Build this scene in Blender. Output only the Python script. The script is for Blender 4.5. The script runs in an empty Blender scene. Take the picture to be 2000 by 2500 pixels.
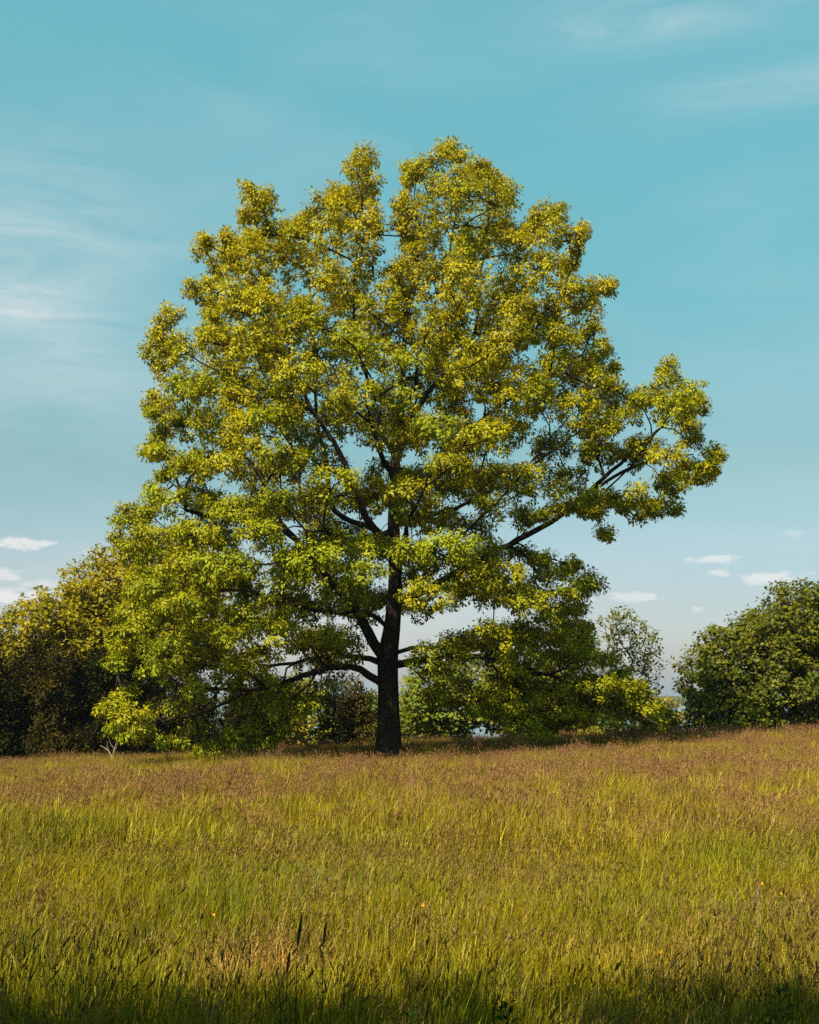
import bpy, math, random
import numpy as np
from mathutils import Vector

R = np.random.default_rng(7)
random.seed(7)
SC = bpy.context.scene
COL = SC.collection
rad = math.radians

# ------------------------------------------------------------------ camera
EYE = 1.7
PITCH = math.atan((1694 - 1250) / 3472.0)
cam_d = bpy.data.cameras.new('camera')
cam = bpy.data.objects.new('camera', cam_d)
COL.objects.link(cam)
cam.location = (0, 0, EYE)
cam.rotation_euler = (math.pi / 2 + PITCH, 0, 0)
cam_d.sensor_fit = 'VERTICAL'
cam_d.sensor_height = 36.0
cam_d.lens = 50.0
cam_d.clip_start = 0.1
cam_d.clip_end = 9000
SC.camera = cam

# ------------------------------------------------------------------ sun, sky, exposure
SUN_EL = rad(51)
SUN_AZ = rad(38)            # left of straight behind the camera
SUN_STRENGTH = 5.0
SKY_STRENGTH = 0.0515
S_DIR = Vector((-math.sin(SUN_AZ) * math.cos(SUN_EL), -math.cos(SUN_AZ) * math.cos(SUN_EL), math.sin(SUN_EL)))
sl = bpy.data.lights.new('sun', 'SUN')
sl.energy = SUN_STRENGTH
sl.angle = rad(0.53)
sl.color = (1.0, 0.93, 0.78)
sun = bpy.data.objects.new('sun', sl)
COL.objects.link(sun)
sun.rotation_euler = S_DIR.to_track_quat('Z', 'Y').to_euler()

SC.view_settings.view_transform = 'Standard'
SC.view_settings.look = 'None'
SC.view_settings.gamma = 1.0
SC.view_settings.exposure = 1.36
SC.view_settings.use_curve_mapping = False
SC.cycles.max_bounces = 5
SC.cycles.diffuse_bounces = 2
SC.cycles.transmission_bounces = 4
SC.cycles.transparent_max_bounces = 4
SC.cycles.volume_bounces = 0
SC.cycles.use_denoising = False
SC.cycles.use_adaptive_sampling = False


def pix_dir(x, y):
    """direction of a photograph pixel (2000 x 2500)"""
    u = (x - 1000) / 3472.0
    v = (1250 - y) / 3472.0
    c, s = math.cos(PITCH), math.sin(PITCH)
    return np.array((u, c - v * s, s + v * c))


K = 2000 / 1725.0


def at(x, y, Y):
    """point at world depth Y for a pixel given in the 1725-wide view"""
    d = pix_dir(x * K, y * K)
    return np.array((0, 0, EYE)) + d * (Y / d[1])


def nodes_of(m):
    m.use_nodes = True
    nt = m.node_tree
    nt.nodes.clear()
    return nt


class NT:
    """small helper for wiring shader nodes"""
    def __init__(s, nt):
        s.nt = nt

    def n(s, typ, ins=None, **kw):
        nd = s.nt.nodes.new(typ)
        for k, v in kw.items():
            setattr(nd, k, v)
        for k, v in (ins or {}).items():
            sock = nd.inputs[k]
            if isinstance(v, bpy.types.NodeSocket):
                s.nt.links.new(v, sock)
            else:
                sock.default_value = v
        return nd

    def m(s, op, a, b=0.0, c=0.0, clamp=False):
        nd = s.nt.nodes.new('ShaderNodeMath')
        nd.operation = op
        nd.use_clamp = clamp
        for i, v in enumerate((a, b, c)):
            if isinstance(v, bpy.types.NodeSocket):
                s.nt.links.new(v, nd.inputs[i])
            else:
                nd.inputs[i].default_value = v
        return nd.outputs[0]

    def mix(s, f, a, b, blend='MIX'):
        nd = s.nt.nodes.new('ShaderNodeMix')
        nd.data_type = 'RGBA'
        nd.blend_type = blend
        for i, v in ((0, f), (6, a), (7, b)):
            if isinstance(v, bpy.types.NodeSocket):
                s.nt.links.new(v, nd.inputs[i])
            else:
                nd.inputs[i].default_value = v if i == 0 or len(v) == 4 else (*v, 1)
        return nd.outputs[2]


world = bpy.data.worlds.new('World')
SC.world = world
wn = NT(nodes_of(world))
sky = wn.n('ShaderNodeTexSky', sky_type='NISHITA', sun_disc=False, sun_elevation=SUN_EL,
           sun_rotation=math.atan2(S_DIR.x, S_DIR.y), altitude=50, air_density=1.0, dust_density=1.6, ozone_density=1.0)
geo = wn.n('ShaderNodeTexCoord')
sep = wn.n('ShaderNodeSeparateXYZ', {0: geo.outputs['Generated']})
az = wn.m('ARCTAN2', sep.outputs[0], sep.outputs[1])
az = wn.m('WRAP', az, rad(36), rad(-36))
el = wn.m('ARCSINE', sep.outputs[2])
ramp = wn.n('ShaderNodeValToRGB', {0: wn.m('DIVIDE', el, rad(30), clamp=True)})
cr = ramp.color_ramp
SKY_TINT = [(0.0, (1.35, 1.35, 1.55)), (0.06, (1.08, 1.08, 1.18)), (0.12, (0.94, 0.96, 1.02)), (0.30, (0.77, 0.97, 0.80)), (0.577, (0.78, 1.40, 1.04)), (0.853, (0.98, 1.85, 1.30)), (1.0, (0.98, 1.90, 1.33))]
while len(cr.elements) < len(SKY_TINT):
    cr.elements.new(0.5)
for e_, (p_, c_) in zip(cr.elements, SKY_TINT):
    e_.position = p_
    e_.color = (c_[0] / 2, c_[1] / 2, c_[2] / 2, 1)
skyc = wn.mix(1.0, wn.mix(1.0, sky.outputs[0], ramp.outputs[0], 'MULTIPLY'), (2, 2, 2), 'MULTIPLY')
# thin high cirrus all over the sky
mp = wn.n('ShaderNodeMapping', {'Vector': geo.outputs['Generated'], 'Rotation': (0.3, 0.5, 0.2), 'Scale': (2.2, 5.0, 7.0)})
cn = wn.n('ShaderNodeTexNoise', {'Vector': mp.outputs[0], 'Scale': 1.6, 'Detail': 6.0, 'Roughness': 0.55, 'Distortion': 0.4})
cir = wn.m('MULTIPLY', wn.m('SMOOTHSTEP' if False else 'SUBTRACT', cn.outputs[0], 0.45), 1.1, clamp=True)
# small fair weather puffs low above the horizon (the same field repeats round the sky)
pmap = wn.n('ShaderNodeMapping', {'Vector': geo.outputs['Generated'], 'Scale': (1, 1, 2.6)})
pn = wn.n('ShaderNodeTexNoise', {'Vector': pmap.outputs[0], 'Scale': 85.0, 'Detail': 7.0, 'Roughness': 0.6})
pnz = wn.m('MULTIPLY', wn.m('SUBTRACT', pn.outputs[0], 0.5), 4.6)
PUFFS = [(58, 1328, 75, 17, .95), (240, 1350, 36, 13, .7), (15, 1402, 60, 15, .75), (115, 1425, 75, 13, .5), (40, 1455, 130, 19, .85),
         (1740, 1366, 78, 11, .8), (1747, 1397, 34, 13, .8), (1895, 1412, 95, 17, .9), (1550, 1457, 80, 14, .7),
         (1700, 1487, 18, 8, .5), (1935, 1303, 40, 10, .3), (1395, 1460, 55, 16, .6), (770, 1437, 45, 22, .7), (1180, 1400, 60, 14, .5),
         (140, 1460, 50, 10, .5)]
dens = None
for px, py, pw, ph, amp in PUFFS:
    d = pix_dir(px, py)
    d = d / np.linalg.norm(d)
    a0, e0 = math.atan2(d[0], d[1]), math.asin(d[2])
    t1 = wn.m('DIVIDE', wn.m('SUBTRACT', az, a0), pw / 3472.0)
    t2 = wn.m('DIVIDE', wn.m('SUBTRACT', el, e0), ph / 3472.0)
    q = wn.m('ADD', wn.m('MULTIPLY', t1, t1), wn.m('MULTIPLY', t2, t2))
    f = wn.m('MULTIPLY', wn.m('ADD', wn.m('SUBTRACT', 1.0, q), pnz, clamp=True), amp)
    dens = f if dens is None else wn.m('MAXIMUM', dens, f)
fmap = wn.n('ShaderNodeMapping', {'Vector': geo.outputs['Generated'], 'Rotation': (0.0, 0.42, 0.0), 'Scale': (4.0, 4.0, 22.0)})
fib = wn.n('ShaderNodeTexNoise', {'Vector': fmap.outputs[0], 'Scale': 2.4, 'Detail': 9.0, 'Roughness': 0.66, 'Distortion': 0.7})
for px, py, pw, ph, amp in [(-60, 560, 440, 200, .34), (20, 745, 190, 60, .30), (100, 900, 420, 160, .2), (1640, 30, 280, 70, .3), (1880, 215, 280, 50, .26), (200, 1480, 900, 150, .3)]:
    d = pix_dir(px, py)
    d = d / np.linalg.norm(d)
    a0, e0 = math.atan2(d[0], d[1]), math.asin(d[2])
    t2 = wn.m('DIVIDE', wn.m('SUBTRACT', el, e0), ph / 3472.0)
    t1 = wn.m('DIVIDE', wn.m('SUBTRACT', wn.m('SUBTRACT', az, a0), wn.m('MULTIPLY', wn.m('SUBTRACT', el, e0), 1.2 if py < 300 else 0.0)), pw / 3472.0)
    q = wn.m('ADD', wn.m('MULTIPLY', t1, t1), wn.m('MULTIPLY', t2, t2))
    f = wn.m('MULTIPLY', wn.m('POWER', 2.718, wn.m('MULTIPLY', q, -1.0)), wn.m('MULTIPLY_ADD', fib.outputs[0], amp * 3.4, amp * -0.75))
    cir = wn.m('ADD', cir, wn.m('MULTIPLY', f, 2.0))
cl = wn.m('ADD', wn.m('MULTIPLY', dens, 0.62), wn.m('MULTIPLY', cir, 0.33), clamp=True)
cloud_col = wn.n('ShaderNodeRGB')
cloud_col.outputs[0].default_value = (7.4, 7.0, 6.9, 1)
final = wn.mix(cl, skyc, cloud_col.outputs[0])
bg = wn.n('ShaderNodeBackground', {'Color': final, 'Strength': SKY_STRENGTH})
wo = wn.n('ShaderNodeOutputWorld', {'Surface': bg.outputs[0]})


# ------------------------------------------------------------------ helpers
def link(name, me, mat=None, parent=None):
    o = bpy.data.objects.new(name, me)
    COL.objects.link(o)
    if mat is not None and me is not None:
        me.materials.append(mat)
    if parent is not None:
        o.parent = parent
    return o


def tag(o, label, cat=None, group=None, kind=None):
    o['label'] = label
    if cat:
        o['category'] = cat
    if group:
        o['group'] = group
    if kind:
        o['kind'] = kind
    return o


def thing(name, label, cat, loc, group=None):
    o = bpy.data.objects.new(name, None)
    COL.objects.link(o)
    o.location = loc
    o.empty_display_size = 0.2
    return tag(o, label, cat, group)


def np_mesh(name, co, faces, attrs=None, smooth=False, mat_idx=None):
    """faces: (F,k) int array"""
    me = bpy.data.meshes.new(name)
    co = np.asarray(co, np.float32)
    faces = np.asarray(faces, np.int32)
    F, k = faces.shape
    me.vertices.add(len(co))
    me.vertices.foreach_set('co', co.ravel())
    me.loops.add(F * k)
    me.loops.foreach_set('vertex_index', faces.ravel())
    me.polygons.add(F)
    me.polygons.foreach_set('loop_start', np.arange(0, F * k, k, dtype=np.int32))
    if smooth:
        me.polygons.foreach_set('use_smooth', np.ones(F, bool))
    if mat_idx is not None:
        me.polygons.foreach_set('material_index', np.asarray(mat_idx, np.int32))
    for n, v in (attrs or {}).items():
        a = me.attributes.new(n, 'FLOAT', 'POINT')
        a.data.foreach_set('value', np.asarray(v, np.float32))
    me.update(calc_edges=True)
    return me


def norm(v):
    return v / (np.linalg.norm(v, axis=-1, keepdims=True) + 1e-9)


def sstep(a, b, x):
    t = np.clip((x - a) / (b - a), 0, 1)
    return t * t * (3 - 2 * t)


def vnoise(x, y, s, seed):
    """cheap smooth value noise 0..1"""
    g = np.random.default_rng(seed).random((97, 97))
    u, v = x / s + 300.3, y / s + 300.7
    i, j = np.floor(u).astype(int), np.floor(v).astype(int)
    fu, fv = u - i, v - j
    fu, fv = fu * fu * (3 - 2 * fu), fv * fv * (3 - 2 * fv)
    q = lambda a, b: g[a % 97, b % 97]
    return (q(i, j) * (1 - fu) + q(i + 1, j) * fu) * (1 - fv) + (q(i, j + 1) * (1 - fu) + q(i + 1, j + 1) * fu) * fv


# ------------------------------------------------------------------ materials
def leaf_mat(name, c0, c1, trans=0.4, tcol=(1.35, 1.25, 0.6), gloss=0.02, rough=0.45):
    m = bpy.data.materials.new(name)
    n = NT(nodes_of(m))
    a = n.n('ShaderNodeAttribute', attribute_name='tint')
    v = n.n('ShaderNodeAttribute', attribute_name='val')
    c = n.mix(a.outputs['Fac'], c0, c1)
    hv = n.n('ShaderNodeHueSaturation', {'Color': c, 'Value': n.m('MULTIPLY_ADD', v.outputs['Fac'], 0.6, 0.68)})
    d = n.n('ShaderNodeBsdfDiffuse', {'Color': hv.outputs[0]})
    t = n.n('ShaderNodeBsdfTranslucent', {'Color': n.mix(1.0, hv.outputs[0], tcol, 'MULTIPLY')})
    mx = n.n('ShaderNodeMixShader', {0: trans, 1: d.outputs[0], 2: t.outputs[0]})
    g = n.n('ShaderNodeBsdfGlossy', {'Color': (1, 1, 0.95, 1), 'Roughness': rough})
    mg = n.n('ShaderNodeMixShader', {0: gloss, 1: mx.outputs[0], 2: g.outputs[0]})
    n.n('ShaderNodeOutputMaterial', {0: mg.outputs[0]})
    return m


def bark_mat(name, c0, c1, scale=9.0, bump=0.6):
    m = bpy.data.materials.new(name)
    n = NT(nodes_of(m))
    tc = n.n('ShaderNodeTexCoord')
    mp = n.n('ShaderNodeMapping', {'Vector': tc.outputs['Object'], 'Scale': (scale, scale, scale * 0.18)})
    nz = n.n('ShaderNodeTexNoise', {'Vector': mp.outputs[0], 'Scale': 1.6, 'Detail': 8.0, 'Roughness': 0.65})
    vo = n.n('ShaderNodeTexVoronoi', {'Vector': mp.outputs[0], 'Scale': 2.2}, feature='DISTANCE_TO_EDGE')
    h = n.m('ADD', n.m('MULTIPLY', vo.outputs[0], 1.4, clamp=True), n.m('MULTIPLY', nz.outputs[0], 0.8))
    c = n.mix(n.m('MULTIPLY', h, 0.8, clamp=True), c0, c1)
    lich = n.n('ShaderNodeTexNoise', {'Vector': tc.outputs['Object'], 'Scale': 3.0, 'Detail': 5.0})
    c = n.mix(n.m('MULTIPLY', n.m('SUBTRACT', lich.outputs[0], 0.55), 1.8, clamp=True), c, (0.06, 0.046, 0.033))
    b = n.n('ShaderNodeBump', {'Height': h, 'Strength': bump, 'Distance': 0.03})
    p = n.n('ShaderNodeBsdfPrincipled', {'Base Color': c, 'Roughness': 0.95, 'Specular IOR Level': 0.15, 'Normal': b.outputs[0]})
    n.n('ShaderNodeOutputMaterial', {0: p.outputs[0]})
    return m


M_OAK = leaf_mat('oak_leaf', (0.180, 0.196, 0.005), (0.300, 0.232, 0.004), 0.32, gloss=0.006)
M_MAPLE = leaf_mat('maple_leaf', (0.085, 0.092, 0.004), (0.25, 0.19, 0.005), 0.38, gloss=0.005)
M_MAPLE_R = leaf_mat('broad_leaf', (0.052, 0.070, 0.005), (0.140, 0.125, 0.006), 0.36, gloss=0.006)
M_LIGHT = leaf_mat('pale_leaf', (0.10, 0.135, 0.010), (0.25, 0.20, 0.012), 0.45, gloss=0.008)
M_SPARSE = leaf_mat('small_leaf', (0.10, 0.115, 0.018), (0.20, 0.16, 0.024), 0.4)
M_CEDAR = leaf_mat('cedar_needles', (0.011, 0.014, 0.003), (0.046, 0.031, 0.005), 0.15, gloss=0.0)
M_CEDAR_B = leaf_mat('brown_cedar_needles', (0.045, 0.036, 0.007), (0.10, 0.062, 0.012), 0.15, gloss=0.0)
M_PINE = leaf_mat('blue_needles', (0.02, 0.052, 0.036), (0.042, 0.085, 0.058), 0.2)
M_BARK = bark_mat('oak_bark', (0.005, 0.0035, 0.0025), (0.030, 0.018, 0.012), 8.0, 1.0)
M_BARK2 = bark_mat('grey_bark', (0.02, 0.016, 0.013), (0.065, 0.052, 0.04), 14)
M_DEAD = bark_mat('dead_wood', (0.16, 0.11, 0.08), (0.32, 0.23, 0.18), 20, 0.3)


# ------------------------------------------------------------------ terrain
def ground_z(x, y):
    x = np.asarray(x, float)
    y = np.asarray(y, float)
    tilt = 0.040 * np.clip(x, -45, 45) * sstep(8, 44, y)
    z = -0.30 * sstep(15, 41, y) - 0.2 * sstep(41, 54, y) - 9.0 * sstep(56, 125, y)
    z = z + tilt * (1 - sstep(60, 120, y))
    z = z + 0.05 * np.sin(x * 0.41 + 0.7) * np.cos(y * 0.23) + 0.03 * np.sin(x * 1.1 + y * 0.8)
    far = sstep(1430, 1475, y) * 3.0 + sstep(1500, 2400, y) * 3.0
    return z + far


def make_ground():
    xs = np.concatenate([-np.geomspace(2500, 40, 18), np.linspace(-38, 38, 110), np.geomspace(40, 2500, 18)])
    ys = np.concatenate([np.linspace(-90, -6, 16), np.linspace(-4, 130, 190), np.geomspace(140, 1400, 16),
                         np.linspace(1420, 1500, 8), np.geomspace(1560, 3200, 10)])
    X, Y = np.meshgrid(xs, ys)
    Z = ground_z(X, Y)
    co = np.stack([X, Y, Z], -1).reshape(-1, 3)
    nx, ny = len(xs), len(ys)
    i, j = np.meshgrid(np.arange(nx - 1), np.arange(ny - 1))
    a = (j * nx + i).ravel()
    f = np.stack([a, a + 1, a + nx + 1, a + nx], 1)
    m = bpy.data.materials.new('meadow_soil')
    n = NT(nodes_of(m))
    g = n.n('ShaderNodeNewGeometry')
    n1 = n.n('ShaderNodeTexNoise', {'Vector': g.outputs['Position'], 'Scale': 0.7, 'Detail': 6.0})
    n2 = n.n('ShaderNodeTexNoise', {'Vector': g.outputs['Position'], 'Scale': 30.0, 'Detail': 5.0, 'Roughness': 0.7})
    c = n.mix(n1.outputs[0], (0.028, 0.032, 0.005), (0.06, 0.04, 0.012))
    c = n.mix(n.m('MULTIPLY', n2.outputs[0], 0.8), c, (0.013, 0.013, 0.004))
    b = n.n('ShaderNodeBump', {'Height': n2.outputs[0], 'Strength': 0.8, 'Distance': 0.05})
    p = n.n('ShaderNodeBsdfPrincipled', {'Base Color': c, 'Roughness': 1.0, 'Specular IOR Level': 0.0, 'Normal': b.outputs[0]})
    n.n('ShaderNodeOutputMaterial', {0: p.outputs[0]})
    o = link('ground', np_mesh('ground', co, f, smooth=True), m)
    tag(o, 'gently sloping meadow ground under the grass', kind='structure')
    return o


make_ground()


def make_water():
    co = [(-2500, 95, -8.6), (2500, 95, -8.6), (2500, 1600, -8.6), (-2500, 1600, -8.6)]
    m = bpy.data.materials.new('bay_water')
    n = NT(nodes_of(m))
    g = n.n('ShaderNodeNewGeometry')
    mp = n.n('ShaderNodeMapping', {'Vector': g.outputs['Position'], 'Scale': (0.25, 0.9, 1)})
    nz = n.n('ShaderNodeTexNoise', {'Vector': mp.outputs[0], 'Scale': 0.6, 'Detail': 6.0})
    b = n.n('ShaderNodeBump', {'Height': nz.outputs[0], 'Strength': 0.5, 'Distance': 0.5})
    p = n.n('ShaderNodeBsdfPrincipled', {'Base Color': (0.05, 0.09, 0.10, 1), 'Roughness': 0.12, 'IOR': 1.33, 'Normal': b.outputs[0]})
    n.n('ShaderNodeOutputMaterial', {0: p.outputs[0]})
    o = link('water', np_mesh('water', co, [(0, 1, 2, 3)]), m)
    tag(o, 'calm pale bay water seen between the trees', kind='structure')


make_water()


# ------------------------------------------------------------------ tree building
class Skeleton:
    """branch graph: hand-laid trunk and limbs, then twigs grown to every leaf clump"""
    def __init__(s, cap=60000):
        s.pos = np.zeros((cap, 3))
        s.dir = np.zeros((cap, 3))
        s.par = np.full(cap, -1, int)
        s.plen = np.zeros(cap)
        s.minr = np.zeros(cap)
        s.tagv = np.zeros(cap, int)
        s.n = 0

    def add(s, p, par, minr=0.0, tg=0):
        i = s.n
        s.pos[i] = p
        s.par[i] = par
        s.minr[i] = minr
        s.tagv[i] = tg
        if par >= 0:
            d = s.pos[i] - s.pos[par]
            L = np.linalg.norm(d)
            s.dir[i] = d / (L + 1e-9)
            s.plen[i] = s.plen[par] + L
        else:
            s.dir[i] = (0, 0, 1)
        s.n += 1
        return i

    def polyline(s, pts, radii, start=-1, step=0.3, tg=0, jit=0.0):
        """Catmull-Rom through pts; start = node to leave from (-1: root)"""
        pts = [np.asarray(p, float) for p in pts]
        if start >= 0:
            pts = [s.pos[start].copy()] + pts
            radii = [radii[0]] + list(radii)
        P = [2 * pts[0] - pts[1]] + pts + [2 * pts[-1] - pts[-2]]
        cur = start
        ids = []
        if start < 0:
            cur = s.add(pts[0], -1, radii[0], tg)
            ids.append(cur)
        for k in range(len(pts) - 1):
            p0, p1, p2, p3 = P[k:k + 4]
            n = max(1, int(np.linalg.norm(p2 - p1) / step))
            for q in range(1, n + 1):
                t = q / n
                c = 0.5 * ((2 * p1) + (-p0 + p2) * t + (2 * p0 - 5 * p1 + 4 * p2 - p3) * t * t + (-p0 + 3 * p1 - 3 * p2 + p3) * t ** 3)
                if jit:
                    c = c + R.normal(0, jit, 3)
                cur = s.add(c, cur, radii[k] + (radii[k + 1] - radii[k]) * t, tg)
                ids.append(cur)
        return ids

    def nearest(s, p):
        return int(np.argmin(np.linalg.norm(s.pos[:s.n] - p, axis=1)))

    def grow_to(s, p, alpha=0.25, step=0.4, jit=0.03, bend=0.35, minz=-99):
        d = p - s.pos[:s.n]
        L = np.linalg.norm(d, axis=1) + 1e-6
        cosv = np.einsum('ij,ij->i', d, s.dir[:s.n]) / L
        cost = L * (1.45 - 0.45 * cosv) + alpha * s.plen[:s.n]
        cost[s.pos[:s.n, 2] < minz] += 50
        j = int(np.argmin(cost))
        p0 = s.pos[j].copy()
        c = p0 + (s.dir[j] * 0.6 + d[j] / L[j] * 0.6 + np.array((0, 0, 0.12))) * L[j] * bend
        n = max(1, int(L[j] / step))
        cur = j
        for q in range(1, n + 1):
            t = q / n
            x = (1 - t) ** 2 * p0 + 2 * t * (1 - t) * c + t * t * p
            if q < n:
                x = x + R.normal(0, jit, 3)
            cur = s.add(x, cur, 0.0, 0)
        return cur

    def radii(s, tip=0.006, ex=2.35):
        acc = np.zeros(s.n)
        r = np.zeros(s.n)
        for i in range(s.n - 1, -1, -1):
            r[i] = max(acc[i] ** (1 / ex) if acc[i] > 0 else tip, s.minr[i])
            if s.par[i] >= 0:
                acc[s.par[i]] += r[i] ** ex if s.minr[i] == 0 else 0
        return r

    def chains(s, r):
        """lists of node ids; each starts at the node it leaves from"""
        kids = [[] for _ in range(s.n)]
        for i in range(s.n):
            if s.par[i] >= 0:
                kids[s.par[i]].append(i)
        out = []
        stack = [(-1, 0)]
        while stack:
            p, i = stack.pop()
            ch = [p] if p >= 0 else []
            while True:
                ch.append(i)
                k = kids[i]
                if not k:
                    break
                same = [q for q in k if s.tagv[q] == s.tagv[i] and s.tagv[i] > 0]
                nx = same[0] if same else (max(k, key=lambda q: r[q]) if s.tagv[i] == 0 or all(s.tagv[q] == 0 for q in k) else None)
                for q in k:
                    if q != nx:
                        stack.append((i, q))
                if nx is None:
                    break
                i = nx
            out.append(ch)
        return out


def tubes(chains, sides_fn, flare=None):
    """chains: list of (points, radii). One mesh of tapered tubes."""
    V, F = [], []
    base = 0
    for pts, rr in chains:
        n = len(pts)
        if n < 2:
            continue
        k = sides_fn(rr[0])
        T = np.zeros_like(pts)
        T[1:-1] = pts[2:] - pts[:-2]
        T[0] = pts[1] - pts[0]
        T[-1] = pts[-1] - pts[-2]
        T = norm(T)
        u = np.cross(T[0], (0.3, 1, 0.1))
        u /= np.linalg.norm(u) + 1e-9
        ang = np.arange(k) * 2 * math.pi / k
        ca, sa = np.cos(ang)[:, None], np.sin(ang)[:, None]
        for i in range(n):
            u = u - T[i] * np.dot(u, T[i])
            u /= np.linalg.norm(u) + 1e-9
            w = np.cross(T[i], u)
            r = rr[i]
            ring = u * ca + w * sa
            if flare is not None:
                ring = ring * flare(pts[i], ang)[:, None]
            V.append(pts[i] + ring * r)
        idx = base + np.arange(n * k).reshape(n, k)
        a, b = idx[:-1], idx[1:]
        F.append(np.stack([a, np.roll(a, -1, 1), np.roll(b, -1, 1), b], -1).reshape(-1, 4))
        base += n * k
    return np.concatenate(V), np.concatenate(F)


def leaf_cloud(cen, dirs, per, spread, size, tint, droop=0.45, wind=0.12, flat=0.75, asp=0.5, quad=False, out=0.8, up=0.0, face=None, cval=None):
    """leaf blades round every clump centre. Returns verts, tris, attrs"""
    N = len(cen)
    idx = np.repeat(np.arange(N), per)
    M = len(idx)
    off = norm(R.normal(size=(M, 3))) * (R.random((M, 1)) ** 0.45)
    sp = spread * (0.75 + 0.5 * R.random(N))[idx][:, None]
    off = off * np.array((1, 1, flat)) * sp
    pos = cen[idx] + off
    ax = norm(norm(off) * out + dirs[idx] * 0.5 + R.normal(0, 0.45, (M, 3)) + np.array((wind, 0, up - droop)))
    nr = np.array((0, 0, 0.8)) + R.normal(0, 0.28, (M, 3)) + norm(off) * 0.45
    if face is not None:
        nr = nr + face[idx] * 0.7
    nr = norm(nr)
    sd = norm(np.cross(ax, nr))
    nr = np.cross(sd, ax)
    L = (size * (0.65 + 0.7 * R.random(M)))[:, None]
    W = L * asp * (0.8 + 0.4 * R.random((M, 1)))
    b = pos
    t = pos + ax * L - nr * L * 0.16
    l = pos + ax * L * 0.52 + sd * W + nr * L * 0.07
    r = pos + ax * L * 0.52 - sd * W + nr * L * 0.07
    tv = np.clip(tint[idx] + R.normal(0, 0.13, M), 0, 1)
    vv = R.random(M)
    if cval is not None:
        vv = vv * 0.5 + cval[idx] * 0.5
    if quad:
        V = np.stack([b, r, t, l], 1).reshape(-1, 3)
        k = 4
        o = np.arange(M) * 4
        F = np.concatenate([np.stack([o, o + 1, o + 2], 1), np.stack([o, o + 2, o + 3], 1)])
    else:
        mid = pos + ax * L * 0.5
        V = np.stack([b, r, t, l, mid], 1).reshape(-1, 3)
        k = 5
        o = np.arange(M) * 5
        F = np.concatenate([np.stack([o, o + 1, o + 4], 1), np.stack([o + 1, o + 2, o + 4], 1),
                            np.stack([o + 2, o + 3, o + 4], 1), np.stack([o + 3, o, o + 4], 1)])
    return V, F, {'tint': np.repeat(tv, k), 'val': np.repeat(vv, k)}


def poisson(cand, rmin, nmax):
    out = np.zeros((nmax, 3))
    n = 0
    keep = []
    for i, c in enumerate(cand):
        rr = rmin if np.isscalar(rmin) else rmin[i]
        if n == 0 or np.min(np.sum((out[:n] - c) ** 2, 1)) > rr * rr:
            out[n] = c
            keep.append(i)
            n += 1
            if n == nmax:
                break
    return np.array(keep)


# ------------------------------------------------------------------ the oak
OAK_Y = 41.0
OUT = np.array([(925,305),(985,308),(1025,345),(1060,375),(1092,365),(1102,400),(1075,440),(1095,475),(1125,455),(1150,435),(1185,428),(1195,462),
 (1230,462),(1247,505),(1215,550),(1232,585),(1297,598),(1292,642),(1255,652),(1272,700),(1297,740),(1290,795),(1320,822),(1368,800),(1375,757),(1402,765),
 (1425,790),(1452,805),(1482,793),(1487,850),(1468,878),(1492,885),(1480,922),(1523,938),(1512,988),(1470,1022),(1420,1030),(1442,1092),(1398,1085),(1350,1107),
 (1300,1080),(1255,1088),(1292,1128),(1278,1162),(1252,1122),(1190,1088),(1150,1120),(1140,1160),(1215,1172),(1272,1232),(1240,1262),(1228,1300),(1245,1345),
 (1335,1420),(1390,1490),(1408,1552),(1368,1545),(1320,1505),(1250,1520),(1190,1530),(1140,1562),(1090,1540),(1000,1500),(900,1475),(850,1450),(800,1470),(720,1470),(650,1490),
 (585,1578),(480,1585),(350,1575),(280,1562),(215,1530),(203,1480),(240,1452),(213,1370),(240,1340),(258,1262),(290,1190),(250,1158),(236,1100),(250,1053),
 (290,1062),(298,1005),(342,1000),(303,950),(332,905),(305,862),(330,830),(313,740),(343,657),(380,652),(415,682),(422,655),(378,625),(385,573),(430,600),
 (408,540),(425,500),(480,477),(508,505),(512,410),(530,388),(572,393),(590,430),(586,478),(630,462),(640,425),(680,410),(706,395),(704,348),(758,315),
 (785,305),(807,340),(808,400),(818,560),(828,430),(822,360),(850,333),(880,347),(900,312)], float)
# openings where the sky shows through (centre x, y, half width, half height)
GAPS = [(628,632,16,18),(808,600,14,60),(478,1028,48,16),(765,965,22,38),(775,770,16,30),(650,1228,22,16),(965,1300,74,30),(895,1320,38,36),
 (1000,1080,14,14),(1170,1125,45,22),(955,640,14,12),(1030,600,10,25),(930,570,20,14),(890,850,10,16),(560,930,18,10),(420,690,25,14),(700,1080,10,22),
 (1205,905,20,24),(1235,1010,18,10),(1290,960,12,16),(730,500,8,14),(995,480,12,30),(1120,940,12,10),(1330,1010,30,9),(590,800,9,12),(905,690,9,16),
 (1100,1070,10,14),(640,1000,12,16),(560,1110,22,9),(1190,760,10,10),(850,505,8,14),(770,1190,22,14),(880,1140,14,16),(760,1330,26,30),(826,1400,40,70),(826,1480,60,60),(850,1300,22,40),(700,1440,70,18),(880,1425,14,10)]


def inside_poly(P, poly):
    x, y = P[:, 0], P[:, 1]
    ins = np.zeros(len(P), bool)
    j = len(poly) - 1
    for i in range(len(poly)):
        xi, yi = poly[i]
        xj, yj = poly[j]
        c = ((yi > y) != (yj > y)) & (x < (xj - xi) * (y - yi) / (yj - yi + 1e-9) + xi)
        ins ^= c
        j = i
    return ins


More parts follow.
